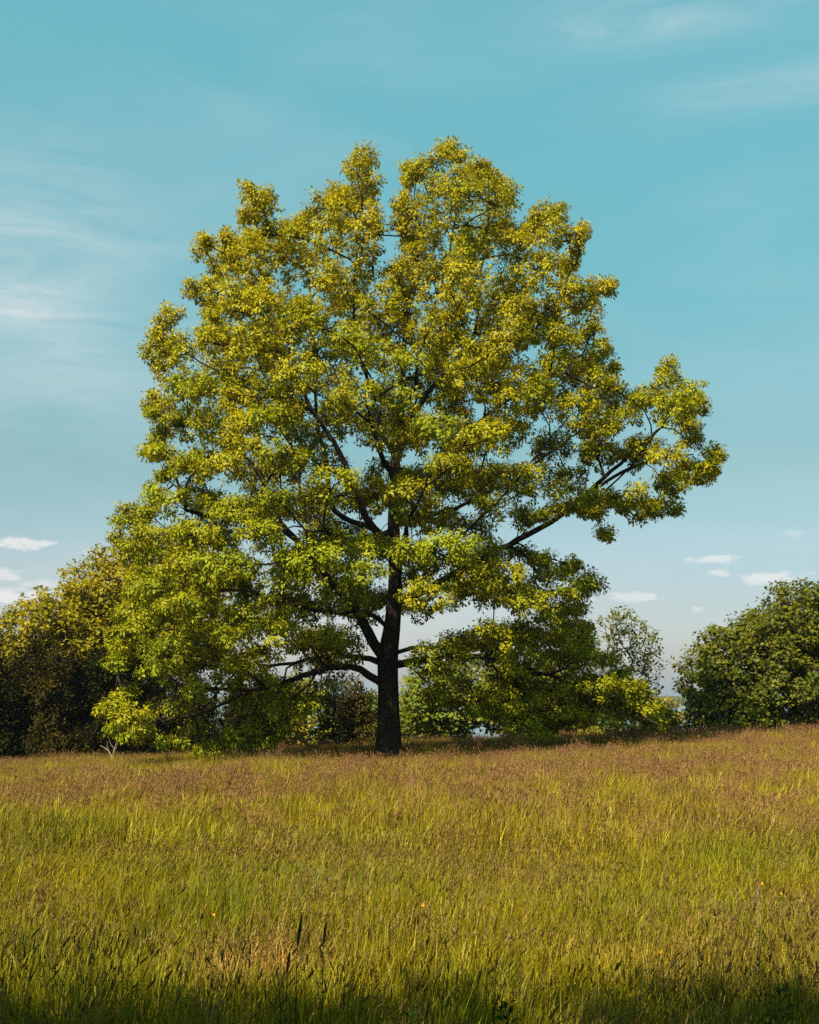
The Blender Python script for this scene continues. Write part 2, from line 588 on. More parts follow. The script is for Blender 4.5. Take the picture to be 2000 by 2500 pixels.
def dist_poly(P, poly):
    d = np.full(len(P), 1e9)
    for i in range(len(poly)):
        a, b = poly[i - 1], poly[i]
        ab = b - a
        t = np.clip(((P - a) @ ab) / (ab @ ab + 1e-9), 0, 1)
        d = np.minimum(d, np.linalg.norm(P - (a + t[:, None] * ab), axis=1))
    return d


def make_oak():
    base = at(819, 1590, OAK_Y)
    gz = float(ground_z(base[0], OAK_Y))
    base[2] = gz
    root = thing('oak_tree', 'big spreading oak standing alone in the middle of the meadow', 'tree', tuple(base))
    Y = OAK_Y
    sk = Skeleton()
    W = 0.9 * K * OAK_Y / 3472 / 2          # radius in metres per pixel of width

    def pl(pts, dy=0.0, dend=None):
        n = len(pts)
        e = dy if dend is None else dend
        return [at(x, y, Y + dy + (e - dy) * i / max(1, n - 1)) for i, (x, y) in enumerate(pts)]

    tpts = [(819, 1604), (820, 1540), (818, 1450), (817, 1380), (824, 1330), (830, 1270), (832, 1200), (829, 1120), (830, 1040), (834, 960), (840, 880),
            (848, 800), (852, 720), (862, 640), (880, 540), (898, 440), (915, 370)]
    trad = [w * W for w in (60, 52, 47, 46, 39, 34, 31, 29, 24, 20, 17, 14, 11, 9, 7, 4, 2.5)]
    sk.polyline(pl(tpts), trad, tg=1)
    limbs = [
        # start point, widths at start/end, pts, depth at end
        ((818, 1392), (26, 5), [(775, 1330), (755, 1290), (735, 1262), (690, 1215), (655, 1165), (600, 1120), (520, 1090), (430, 1085)], -2.0),
        ((812, 1330), (11, 4), [(790, 1298), (745, 1285), (690, 1290), (640, 1278), (574, 1262), (518, 1243), (465, 1243), (390, 1268), (310, 1300)], 0.8),
        ((812, 1440), (19, 4), [(780, 1420), (735, 1405), (690, 1408), (620, 1430), (560, 1447), (500, 1468), (430, 1500), (340, 1520)], -2.2),
        ((812, 1400), (14, 3), [(780, 1388), (720, 1382), (650, 1388), (590, 1400), (500, 1395), (400, 1380), (300, 1400)], 1.6),
        ((830, 1130), (20, 4), [(805, 1130), (770, 1085), (738, 1010), (715, 950), (672, 890), (630, 810), (585, 740), (530, 670), (470, 610)], -2.5),
        ((790, 1110), (13, 3), [(705, 1075), (688, 985), (668, 890), (662, 760), (655, 650), (650, 560), (640, 500)], 2.2),
        ((745, 1030), (9, 3), [(640, 1060), (625, 960), (560, 860), (500, 800), (420, 760), (370, 720)], 0.5),
        ((834, 950), (12, 3), [(800, 900), (785, 830), (755, 740), (745, 640), (755, 520), (765, 420)], -1.6),
        ((833, 1285), (22, 5), [(870, 1255), (930, 1225), (1010, 1180), (1090, 1138), (1160, 1100), (1220, 1050), (1290, 993), (1335, 950), (1390, 900), (1430, 850)], 1.0),
        ((1240, 1030), (8, 3), [(1330, 985), (1400, 965), (1460, 955)], 0.3),
        ((830, 1410), (18, 4), [(880, 1392), (945, 1380), (1010, 1386), (1080, 1402), (1180, 1428), (1270, 1460), (1340, 1500), (1385, 1525)], -1.4),
        ((830, 1375), (10, 3), [(890, 1363), (960, 1372), (1050, 1360), (1130, 1340), (1190, 1320)], 2.0),
        ((830, 1060), (14, 3), [(880, 1020), (935, 975), (1000, 900), (1065, 845), (1140, 800), (1210, 740)], -2.2),
        ((838, 900), (12, 3), [(900, 830), (956, 760), (990, 725), (1008, 660), (1014, 570), (1025, 480), (1050, 400)], 1.8),
        ((956, 762), (8, 3), [(1040, 725), (1106, 713), (1170, 640), (1210, 560)], 0.2),
        ((850, 780), (8, 2.5), [(890, 700), (930, 600), (955, 480), (975, 380)], -1.4),
        ((845, 1100), (12, 3), [(900, 1085), (980, 1060), (1060, 1020), (1150, 960), (1230, 900)], 2.6),
        ((834, 1200), (14, 3), [(845, 1150), (860, 1100), (880, 1060), (900, 1010)], -5.2),
        ((834, 1240), (15, 3), [(840, 1190), (850, 1140), (860, 1100), (880, 1080)], 5.8),
        ((834, 1010), (12, 3), [(800, 950), (780, 890), (770, 830)], -5.0),
        ((838, 880), (10, 3), [(870, 820), (880, 760), (900, 700)], -4.2),
        ((834, 990), (12, 3), [(850, 920), (870, 860), (890, 800)], 5.4),
        ((800, 1165), (10, 3), [(760, 1150), (720, 1130), (670, 1120), (620, 1110)], -4.6),
        ((840, 1180), (10, 3), [(890, 1160), (940, 1140), (1000, 1120)], -4.4),
    ]
    for i, (st, (w0, w1), pts, dend) in enumerate(limbs):
        j = sk.nearest(at(st[0], st[1], Y))
        n = len(pts)
        y0 = sk.pos[j][1] - Y
        P = [at(x, y, Y + y0 + (dend - y0) * ((k + 1) / n) ** 1.2) for k, (x, y) in enumerate(pts)]
        rr = [max(0.011, (w0 + (w1 - w0) * (k / max(1, n - 1)) ** 0.7) * W) for k in range(n)]
        sk.polyline(P, rr, start=j, tg=2 + i, jit=0.02)
    # ---- foliage pads filling the crown
    N = 26000
    P = np.stack([R.uniform(200, 1526, N), R.uniform(303, 1588, N)], 1)
    P = P[inside_poly(P, OUT)]
    s = dist_poly(P, OUT)
    ok = s > np.where(P[:, 1] < 620, 15, 9)
    for gx, gy, gw, gh in GAPS:
        ok &= ((P[:, 0] - gx) / (gw + 12)) ** 2 + ((P[:, 1] - gy) / (gh + 9)) ** 2 > 1
    P, s = P[ok], s[ok]
    sm = s * K * Y / 3472
    half = np.minimum(5.0, np.sqrt(2 * sm * 4.2) + 0.25)
    low = sstep(1280, 1420, P[:, 1])
    half = half * (1 - 0.45 * low)
    t = R.uniform(-1, 1, len(P))
    t = np.sign(t) * np.abs(t) ** 0.6
    pts = np.array([at(x, y, Y + h) for (x, y), h in zip(P, half * t)])
    ok = pts[:, 2] > ground_z(pts[:, 0], pts[:, 1]) + 0.55
    # the trunk, its fork and the main leaders stay partly clear of leaves in front
    front = half * t < 0.7
    ok &= ~(front & (np.abs(P[:, 0] - 812) < 72) & (P[:, 1] > 1262) & (P[:, 1] < 1500))
    lead = [np.array(q, float) for q in ([(832, 1270), (829, 1120), (830, 1040), (834, 960), (840, 880), (848, 800)], [(828, 1140), (770, 1085), (738, 1010), (715, 950), (672, 890), (630, 810)],
                                         [(850, 1260), (930, 1225), (1010, 1180), (1090, 1138), (1160, 1100)], [(740, 1280), (640, 1278), (574, 1262), (518, 1243), (465, 1243)])]
    for q in lead:
        dd = np.full(len(P), 1e9)
        for a, b in zip(q[:-1], q[1:]):
            tt = np.clip(((P - a) @ (b - a)) / ((b - a) @ (b - a)), 0, 1)
            dd = np.minimum(dd, np.linalg.norm(P - (a + tt[:, None] * (b - a)), axis=1))
        ok &= ~(front & (dd < 34) & (vnoise(P[:, 0], P[:, 1], 60.0, 31) < 0.62))
    pts, P, sm2 = pts[ok], P[ok], sm[ok]
    size = np.clip(sm2 * 0.8, 0.30, 0.82) * R.uniform(0.75, 1.2, len(pts))
    pack = np.where((P[:, 0] > 1030) & (P[:, 1] > 1300), 1.15, np.where(P[:, 1] > 1150, 1.5, np.where(P[:, 0] < 620, 1.56, 1.70)))
    keep = poisson(pts, size * pack, 760)
    pads, size = pts[keep], size[keep]
    print('oak masses', len(pads))
    d0 = np.array([np.min(np.linalg.norm(sk.pos[:sk.n] - p, axis=1)) for p in pads])
    for i in np.argsort(d0):
        sk.grow_to(pads[i], alpha=0.12, step=0.4, jit=0.03, minz=gz + 2.0)
    # ---- leafy twig ends domed over each mass
    cl, cd, ct, cf, cv = [], [], [], [], []
    mid = np.array((base[0], Y, gz + 8))
    for i, p in enumerate(pads):
        outw = norm(p - mid)
        k = int(3 + 42 * size[i] ** 1.7)
        tall = float(sstep(6.5, 12.5, p[2]))
        shp = np.array((1 - 0.08 * tall, 1 - 0.08 * tall, 0.58 + 0.26 * tall))
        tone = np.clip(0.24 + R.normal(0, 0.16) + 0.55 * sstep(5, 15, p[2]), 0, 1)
        mv = R.uniform(0, 1)
        for q in range(k):
            o = norm(R.normal(size=3)) * R.random() ** 0.3
            if o[2] < -0.15 and R.random() < 0.6:
                o[2] = -o[2]
            f = norm(o + outw * 0.35)
            c = p + o * shp * size[i] + outw * o[2] * size[i] * tall * 0.5 + outw * 0.08
            pr = sk.grow_to(c, alpha=0.0, step=0.35, jit=0.015, minz=gz + 1.2)
            cl.append(c)
            cd.append(sk.dir[pr])
            ct.append(tone + R.normal(0, 0.1))
            cf.append(f)
            cv.append(mv)
    cf = np.array(cf)
    cl, cd, ct = np.array(cl), np.array(cd), np.array(ct)
    print('oak clumps', len(cl), 'nodes', sk.n)
    r = sk.radii(0.0055, 2.3)
    ch = sk.chains(r)
    off = base
    main, sub, part = {}, {}, {}
    for c in ch:
        ids = np.array(c)
        tg = sk.tagv[ids[1]] if len(ids) > 1 else 0
        rr = r[ids].copy()
        if len(ids) > 1:
            rr[0] = min(rr[0], rr[1] * 1.25)
        if tg > 0:
            main.setdefault(tg, []).append((sk.pos[ids] - off, rr))
        else:
            up = ids[1] if len(ids) > 1 else ids[0]
            while sk.tagv[sk.par[up]] == 0:
                up = sk.par[up]
            sub.setdefault((sk.tagv[sk.par[up]], up), []).append((sk.pos[ids] - off, rr))

    def flare(p, ang):
        f = 1 + 0.30 * math.exp(-max(p[2], 0) / 0.45)
        lob = 1 + (0.05 + 0.10 * math.exp(-max(p[2], 0) / 0.6)) * np.sin(ang * 5 + p[2] * 0.6) + 0.03 * np.sin(ang * 9 + p[2] * 2.0)
        return f * lob
    V, F = tubes(main[1], lambda q: 28, flare)
    part[1] = link('trunk', np_mesh('oak_trunk', V, F, smooth=True), M_BARK, root)
    for tg in sorted(main):
        if tg > 1:
            V, F = tubes(main[tg], lambda q: 10)
            part[tg] = link('limb', np_mesh('oak_limb', V, F, smooth=True), M_BARK, root)
    for tg in sorted(sub):
        V, F = tubes(sub[tg], lambda q: 6 if q > 0.03 else (4 if q > 0.012 else 3))
        link('branch', np_mesh('oak_branch', V, F, smooth=True), M_BARK, part[tg[0]])
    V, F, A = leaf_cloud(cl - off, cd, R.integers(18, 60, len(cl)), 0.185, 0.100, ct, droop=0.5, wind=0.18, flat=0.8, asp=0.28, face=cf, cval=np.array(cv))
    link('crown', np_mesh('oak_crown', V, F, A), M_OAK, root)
    return root


make_oak()


# ------------------------------------------------------------------ background trees
def lobe_points(lobes, n, shell=0.45):
    """points in the outer part of a union of ellipsoids (cx,cy,cz,rx,ry,rz)"""
    vol = np.array([l[3] * l[4] * l[5] for l in lobes]) ** 0.75
    idx = R.choice(len(lobes), n, p=vol / vol.sum())
    L = np.array(lobes)[idx]
    d = norm(R.normal(size=(n, 3)))
    rr = (shell + (1 - shell) * R.random(n))[:, None]
    return L[:, :3] + d * rr * L[:, 3:]


def make_tree(name, label, cat, base, lobes, mats, npads, per_pad, per_clump, leaf, trunk_r=0.15, rmin=0.5, pad=(0.55, 0.55, 0.28),
              spread=0.28, asp=0.45, droop=0.3, shell=0.45, stems=1, top=None, group=None, tone=0.4, tvar=0.2, minz=0.35, bark=None, lean=0.0, up=0.0, flat=0.7):
    """generic broadleaf tree or shrub; lobes are relative to the base"""
    root = thing(name, label, cat, tuple(base), group)
    sk = Skeleton(40000)
    H = max(l[2] for l in lobes) if top is None else top
    cx = np.mean([l[0] for l in lobes])
    for q in range(stems):
        a = q * 2.4 + 0.5
        ox = 0.0 if stems == 1 else 0.25 * math.cos(a)
        oy = 0.0 if stems == 1 else 0.25 * math.sin(a)
        ex = cx * 0.6 + (0 if stems == 1 else math.cos(a) * H * 0.28) + lean
        ey = 0 if stems == 1 else math.sin(a) * H * 0.28
        rr = trunk_r if stems == 1 else trunk_r * 0.7
        sk.polyline([(ox, oy, -0.15), (ox + ex * 0.15, oy + ey * .1, H * 0.25), (ox + ex * 0.4, oy + ey * .5, H * 0.6), (ox + ex, oy + ey, H)],
                    [rr * 1.2, rr, rr * 0.6, rr * 0.25], tg=1, jit=0.015, step=0.35)
    c = lobe_points(lobes, npads * 6, shell)
    c = c[c[:, 2] > minz]
    pads = c[poisson(c, rmin, npads)]
    d0 = np.linalg.norm(pads - np.array((cx, 0, H * 0.5)), axis=1)
    cl, cd, ct, cf = [], [], [], []
    for i in np.argsort(d0):
        sk.grow_to(pads[i], alpha=0.2, step=0.5, jit=0.02)
    for p in pads:
        tn = tone + R.normal(0, tvar)
        k = max(1, int(per_pad * R.uniform(0.7, 1.3)))
        for _ in range(k):
            o = norm(R.normal(size=3)) * R.random() ** 0.4 * np.array(pad)
            e = p + o
            pr = sk.grow_to(e, alpha=0.0, step=0.6, jit=0.01)
            cl.append(e)
            cd.append(sk.dir[pr])
            ct.append(tn)
            cf.append(norm(norm(o) * 0.6 + norm(p - np.array((cx, 0, H * 0.5)))))
    r = sk.radii(0.006, 2.2)
    tr, br = [], []
    for ch in sk.chains(r):
        ids = np.array(ch)
        rr = r[ids].copy()
        if len(rr) > 1:
            rr[0] = min(rr[0], rr[1] * 1.3)
        (tr if sk.tagv[ids[min(1, len(ids) - 1)]] == 1 else br).append((sk.pos[ids], rr))
    for q in tr:
        V, F = tubes([q], lambda q: 9)
        link('trunk' if stems == 1 else 'stem', np_mesh(name + '_trunk', V, F, smooth=True), bark or M_BARK2, root)
    V, F = tubes(br, lambda q: 5 if q > 0.03 else 3)
    link('branches', np_mesh(name + '_branches', V, F, smooth=True), bark or M_BARK2, root)
    V, F, A = leaf_cloud(np.array(cl), np.array(cd), per_clump, spread, leaf, np.array(ct), droop=droop, asp=asp, quad=True, flat=flat, up=up, face=np.array(cf))
    link('crown', np_mesh(name + '_crown', V, F, A), mats, root)
    return root


def foot(x, Y, sink=0.05):
    p = at(x, 1560, Y)
    return np.array((p[0], Y, float(ground_z(p[0], Y)) - sink))


def px(Y):
    return K * Y / 3472


def lobes_from(base, Y, spec):
    """spec: crown ellipsoids in the view (x, y, half width, half height) plus depth offset and half depth in metres"""
    out = []
    for (x, y, w, h, dy, ry) in spec:
        c = at(x, y, Y + dy) - base
        k = px(Y + dy)
        out.append((c[0], c[1], c[2], w * k, ry, h * k))
    return out


Y = 60
b = foot(330, Y)
make_tree('maple_tree', 'tall rounded yellow-green maple rising behind the left boughs of the oak', 'tree', b,
          lobes_from(b, Y, [(316, 1226, 110, 110, 0, 3.2), (226, 1236, 80, 85, -.5, 2.6), (406, 1246, 110, 100, .5, 3), (316, 1346, 150, 120, 0, 3.2)]),
          M_MAPLE, 420, 6, 13, 0.15, 0.2, 0.55, tone=0.75, group='trees along the left edge of the meadow')
Y = 58
b = foot(150, Y)
make_tree('maple_tree', 'rounded maple with yellow-green top above the dark cedars at far left', 'tree', b,
          lobes_from(b, Y, [(165, 1295, 75, 75, 0, 2.4), (105, 1305, 70, 62, -.5, 2.2), (210, 1330, 80, 90, 0, 2.4), (130, 1400, 110, 90, 0, 2.4)]),
          M_MAPLE, 330, 6, 13, 0.145, 0.18, 0.5, tone=0.75, group='trees along the left edge of the meadow')
b = foot(15, Y)
make_tree('maple_tree', 'loose leafy maple cut by the left edge of the picture', 'tree', b,
          lobes_from(b, Y, [(40, 1343, 42, 68, 0, 1.8), (-15, 1368, 60, 72, 0, 2.0), (0, 1448, 90, 70, 0, 2.0), (-90, 1378, 80, 90, .5, 2.4)]),
          M_MAPLE, 230, 5, 13, 0.14, 0.15, 0.5, tone=0.6, group='trees along the left edge of the meadow')


def cedar(x, top, w, Y, label, mat=None, npads=150, bot=None, taper=0.55, tone=0.35, lsz=0.15):
    b = foot(x, Y)
    zt = at(x, top, Y)[2] - b[2]
    k = px(Y)
    lob = []
    n = 7
    for i in range(n):
        f = (i + 0.4) / n
        rw = w * k * (0.85 + 0.15 * math.sin(i * 2.1)) * (1 - taper * f ** 1.4)
        if f > 0.8:
            rw *= 0.62
        lob.append((R.normal(0, 0.12), R.normal(0, 0.1), zt * f * 0.97, rw, rw, zt * 0.125))
    return make_tree('cedar_tree', label, 'tree', b, lob, mat or M_CEDAR, npads, 6, 18, lsz, 0.12, 0.3, (0.32, 0.32, 0.34), 0.22, 0.24, -0.2,
                     shell=0.4, tone=tone, tvar=0.25, minz=0.1, group='dark cedars along the meadow edge', top=zt * 0.9, flat=1.0)


cedar(-20, 1375, 62, 53, 'dark cedar at the very left edge of the picture', npads=190)
cedar(205, 1400, 58, 55.5, 'low dark cedar filling the shade behind the dead branch', npads=190, tone=0.15)
cedar(12, 1430, 60, 55.5, 'low dark cedar set back between the two leftmost cedars', npads=170, tone=0.2)
cedar(80, 1440, 60, 55.5, 'low dark cedar set back behind the brownish cedar', npads=170, tone=0.2)
cedar(48, 1352, 60, 54, 'dark pointed cedar second from the left edge of the picture', npads=180)
cedar(112, 1362, 62, 53.5, 'brownish dark cedar in the left group, below the loose maple', npads=200, tone=0.65)
cedar(168, 1380, 58, 54.5, 'dark cedar between the brownish cedar and the tall dark column', npads=170, tone=0.5)
cedar(232, 1296, 54, 54, 'tallest darkest cedar column beside the left boughs of the oak', npads=230, tone=0.15)
cedar(300, 1440, 60, 55, 'dark cedar half hidden behind the left boughs of the oak', npads=170, tone=0.3)
cedar(395, 1430, 70, 56, 'broad dark cedar hidden in shade under the left boughs', npads=190, tone=0.3)
cedar(515, 1440, 62, 55, 'dark cedar in the shade left of the pale young tree', npads=180, tone=0.2)
cedar(690, 1432, 24, 57, 'slim dark cedar between the pale young tree and the brown cedar', npads=130, tone=0.2)
cedar(748, 1424, 44, 58, 'thin brown cedar just left of the oak trunk', M_CEDAR_B, npads=90, tone=0.5, lsz=0.14)

Y = 57
b = foot(632, Y)
make_tree('young_tree', 'pale yellow-green young tree left of the slim dark cedar', 'tree', b,
          lobes_from(b, Y, [(625, 1475, 62, 52, 0, 1.3), (600, 1535, 50, 40, 0, 1.2), (655, 1530, 45, 45, 0, 1.1)]),
          M_LIGHT, 105, 4, 9, 0.15, 0.06, 0.36, (0.32, 0.32, 0.2), 0.22, tone=0.6, minz=0.2)
for sx, Y, spec, mat, tn, lab in [
        (560, 63, [(545, 1510, 60, 80, 0, 1.4), (600, 1520, 55, 70, 0, 1.3)], M_MAPLE_R, .2, 'dark green shrub behind the pale young tree'),
        (775, 64, [(770, 1530, 55, 70, 0, 1.3), (815, 1545, 45, 55, 0, 1.2)], M_MAPLE_R, .35, 'dark green shrub directly behind the oak trunk'),
        (880, 63, [(870, 1530, 50, 60, 0, 1.2), (930, 1540, 50, 50, 0, 1.2)], M_MAPLE_R, .5, 'mid-green shrub behind the bright shrub right of the trunk'),
        (1190, 62, [(1160, 1510, 60, 70, 0, 1.3), (1230, 1520, 60, 60, 0, 1.3)], M_MAPLE_R, .3, 'dark green shrub behind the right boughs of the oak')]:
    b = foot(sx, Y)
    make_tree('leafy_shrub', lab, 'shrub', b, lobes_from(b, Y, spec), mat, 130, 5, 11, 0.15, 0.07, 0.4, (0.36, 0.36, 0.2), 0.24, tone=tn, minz=0.1, stems=4)
Y = 66
b = foot(712, Y)
make_tree('pine_tree', 'blue-green pine peeping out behind the brown cedar', 'tree', b,
          lobes_from(b, Y, [(712, 1470, 30, 40, 0, .7), (716, 1530, 36, 60, 0, .9)]),
          M_PINE, 60, 4, 12, 0.22, 0.08, 0.35, (0.3, 0.3, 0.2), 0.22, 0.14, tone=0.5)
Y = 56
b = foot(930, Y)
make_tree('leafy_shrub', 'bright green leafy shrub right of the oak trunk', 'shrub', b,
          lobes_from(b, Y, [(905, 1478, 62, 75, 0, 1.2), (965, 1468, 75, 80, .3, 1.3), (1040, 1468, 60, 80, 0, 1.2)]),
          M_LIGHT, 230, 5, 11, 0.14, 0.07, 0.36, (0.34, 0.34, 0.16), 0.22, tone=0.25, minz=0.1, stems=4)
b = foot(1110, 58)
make_tree('leafy_shrub', 'green shrub under the right boughs of the oak', 'shrub', b,
          lobes_from(b, 58, [(1080, 1478, 60, 75, 0, 1.2), (1150, 1468, 70, 80, .3, 1.3), (1215, 1498, 50, 50, .3, 1.1)]),
          M_MAPLE_R, 170, 5, 11, 0.14, 0.07, 0.38, (0.34, 0.34, 0.16), 0.22, tone=0.6, minz=0.1, stems=4)
Y = 54
b = foot(1318, Y)
make_tree('slender_tree', 'slender sparse young tree with small leaves against the sky', 'tree', b,
          lobes_from(b, Y, [(1305, 1325, 45, 52, 0, .9), (1350, 1365, 48, 68, 0, .9), (1275, 1400, 40, 60, 0, .9), (1375, 1420, 22, 36, 0, .5), (1320, 1450, 55, 50, 0, .8)]),
          M_SPARSE, 150, 3, 8, 0.115, 0.055, 0.30, (0.22, 0.22, 0.22), 0.15, 0.42, shell=0.2, tone=0.4, stems=3, droop=0.0)
b = foot(1362, 53)
make_tree('yellow_shrub', 'yellow-green shrub at the foot of the slender tree', 'shrub', b,
          lobes_from(b, 53, [(1355, 1480, 32, 42, 0, .8), (1325, 1520, 50, 32, 0, .9), (1385, 1515, 28, 36, 0, .7)]),
          M_LIGHT, 90, 4, 9, 0.14, 0.05, 0.30, (0.26, 0.26, 0.18), 0.18, tone=0.75, minz=0.05, stems=3)
b = foot(1420, 57)
make_tree('yellow_shrub', 'small yellow shrub in the gap beside the big round tree', 'shrub', b,
          lobes_from(b, 57, [(1405, 1515, 28, 45, 0, .6), (1436, 1530, 28, 40, 0, .6), (1380, 1540, 30, 30, 0, .6)]),
          M_LIGHT, 80, 4, 9, 0.13, 0.04, 0.28, (0.24, 0.24, 0.16), 0.17, tone=0.9, minz=0.05, stems=3)
b = foot(1270, 56)
make_tree('yellow_shrub', 'low yellow-green shrub in front of the bright water under the oak bough', 'shrub', b,
          lobes_from(b, 56, [(1270, 1550, 60, 16, 0, .8)]),
          M_LIGHT, 50, 4, 8, 0.13, 0.04, 0.28, (0.26, 0.26, 0.14), 0.17, tone=0.8, minz=0.05, stems=3)
Y = 54
b = foot(1680, Y)
make_tree('broad_tree', 'big dense round dark green tree at the right edge of the picture', 'tree', b,
          lobes_from(b, Y, [(1680, 1320, 80, 95, 0, 2.6), (1610, 1370, 95, 85, -.4, 2.6), (1540, 1388, 80, 85, 0, 2.2), (1494, 1435, 60, 85, -.2, 2.0),
                            (1740, 1330, 90, 105, .3, 2.8), (1640, 1460, 150, 90, -.6, 2.8), (1560, 1500, 110, 50, -.8, 2.2), (1790, 1420, 110, 120, 0, 2.8)]),
          M_MAPLE_R, 950, 6, 12, 0.135, 0.25, 0.46, (0.42, 0.42, 0.2), 0.23, tone=0.5, shell=0.6, asp=0.45, minz=0.15)
b = foot(1555, 52.5)
make_tree('leafy_shrub', 'low green shrub at the foot of the big round tree', 'shrub', b,
          lobes_from(b, 52.5, [(1545, 1525, 45, 24, 0, .7), (1590, 1515, 40, 32, 0, .7)]),
          M_LIGHT, 60, 4, 9, 0.15, 0.05, 0.32, (0.28, 0.28, 0.16), 0.2, tone=0.15, minz=0.05, stems=4)

# trees behind the photographer, which shade the front of the meadow
for i, (x, y, lab) in enumerate([(-8.8, -1.55, 'leafy tree behind the camera on the left, shading the front grass'),
                                 (-4.2, -1.45, 'leafy tree just behind the camera, shading the front grass'),
                                 (0.9, -1.0, 'leafy tree behind the camera on the right, shading the front grass')]):
    b = np.array((x, y, float(ground_z(x, y))))
    make_tree('shade_tree', lab, 'tree', b, [(0, 0, 8.6, 4.2, 3.8, 3.0), (1.5, .6, 9.6, 2.6, 2.4, 2.6), (-1.6, 0, 10, 2.6, 2.4, 2.8), (0, 0, 11.6, 2.4, 2.2, 1.8)],
              M_MAPLE, 200, 4, 9, 0.26, 0.3, 0.88, (0.7, 0.7, 0.4), 0.36, tone=0.4, minz=5, group='trees behind the photographer')


# ------------------------------------------------------------------ far shore woods
def far_woods():
    n = 900
    cx = R.uniform(-620, 900, n)
    cy = R.uniform(1450, 1560, n)
    cz = ground_z(cx, cy)
    h = R.uniform(3.5, 8, n) * (0.75 + 0.35 * np.sin(cx * 0.021) * np.sin(cx * 0.0077 + 1))
    cen, tn = [], []
    for i in range(n):
        k = 7
        o = norm(R.normal(size=(k, 3))) * R.random((k, 1)) ** 0.4 * np.array((2.6, 2.6, h[i] * 0.45))
        cen.append(o + np.array((cx[i], cy[i], cz[i] + h[i] * 0.5)))
        tn += [R.uniform(0.1, 0.9)] * k
    cen = np.concatenate(cen)
    V, F, A = leaf_cloud(cen, np.tile((0, 0, 1.0), (len(cen), 1)), 10, 1.5, 1.4, np.array(tn), quad=True)
    o = link('far_woods', np_mesh('far_woods', V, F, A), M_MAPLE)
    tag(o, 'hazy line of woods on the far shore of the bay', kind='stuff')


far_woods()


# ------------------------------------------------------------------ grass
def grass_mat(name, mul, tip, trans=0.3):
    m = bpy.data.materials.new(name)
    n = NT(nodes_of(m))
    a = n.n('ShaderNodeAttribute', attribute_name='tint', attribute_type='INSTANCER')
    v = n.n('ShaderNodeAttribute', attribute_name='val')
    t = n.n('ShaderNodeAttribute', attribute_name='tip')
    c = n.mix(1.0, a.outputs['Color'], mul, 'MULTIPLY')
    c = n.mix(n.m('MULTIPLY', t.outputs['Fac'], 0.55), c, tip)
    hv = n.n('ShaderNodeHueSaturation', {'Color': c, 'Value': n.m('MULTIPLY_ADD', v.outputs['Fac'], 1.15, 0.4)})
    d = n.n('ShaderNodeBsdfDiffuse', {'Color': hv.outputs[0]})
    tr = n.n('ShaderNodeBsdfTranslucent', {'Color': hv.outputs[0]})
    mx = n.n('ShaderNodeMixShader', {0: trans, 1: d.outputs[0], 2: tr.outputs[0]})
    g = n.n('ShaderNodeBsdfGlossy', {'Color': (1, 1, .9, 1), 'Roughness': 0.4})
    mg = n.n('ShaderNodeMixShader', {0: 0.006, 1: mx.outputs[0], 2: g.outputs[0]})
    n.n('ShaderNodeOutputMaterial', {0: mg.outputs[0]})
    return m


M_BLADE = grass_mat('grass_blade', (1.3, 1.3, 1.0), (0.24, 0.18, 0.008))
M_SEED = grass_mat('grass_seed', (1.05, 0.90, 0.85), (0.12, 0.065, 0.022), 0.15)


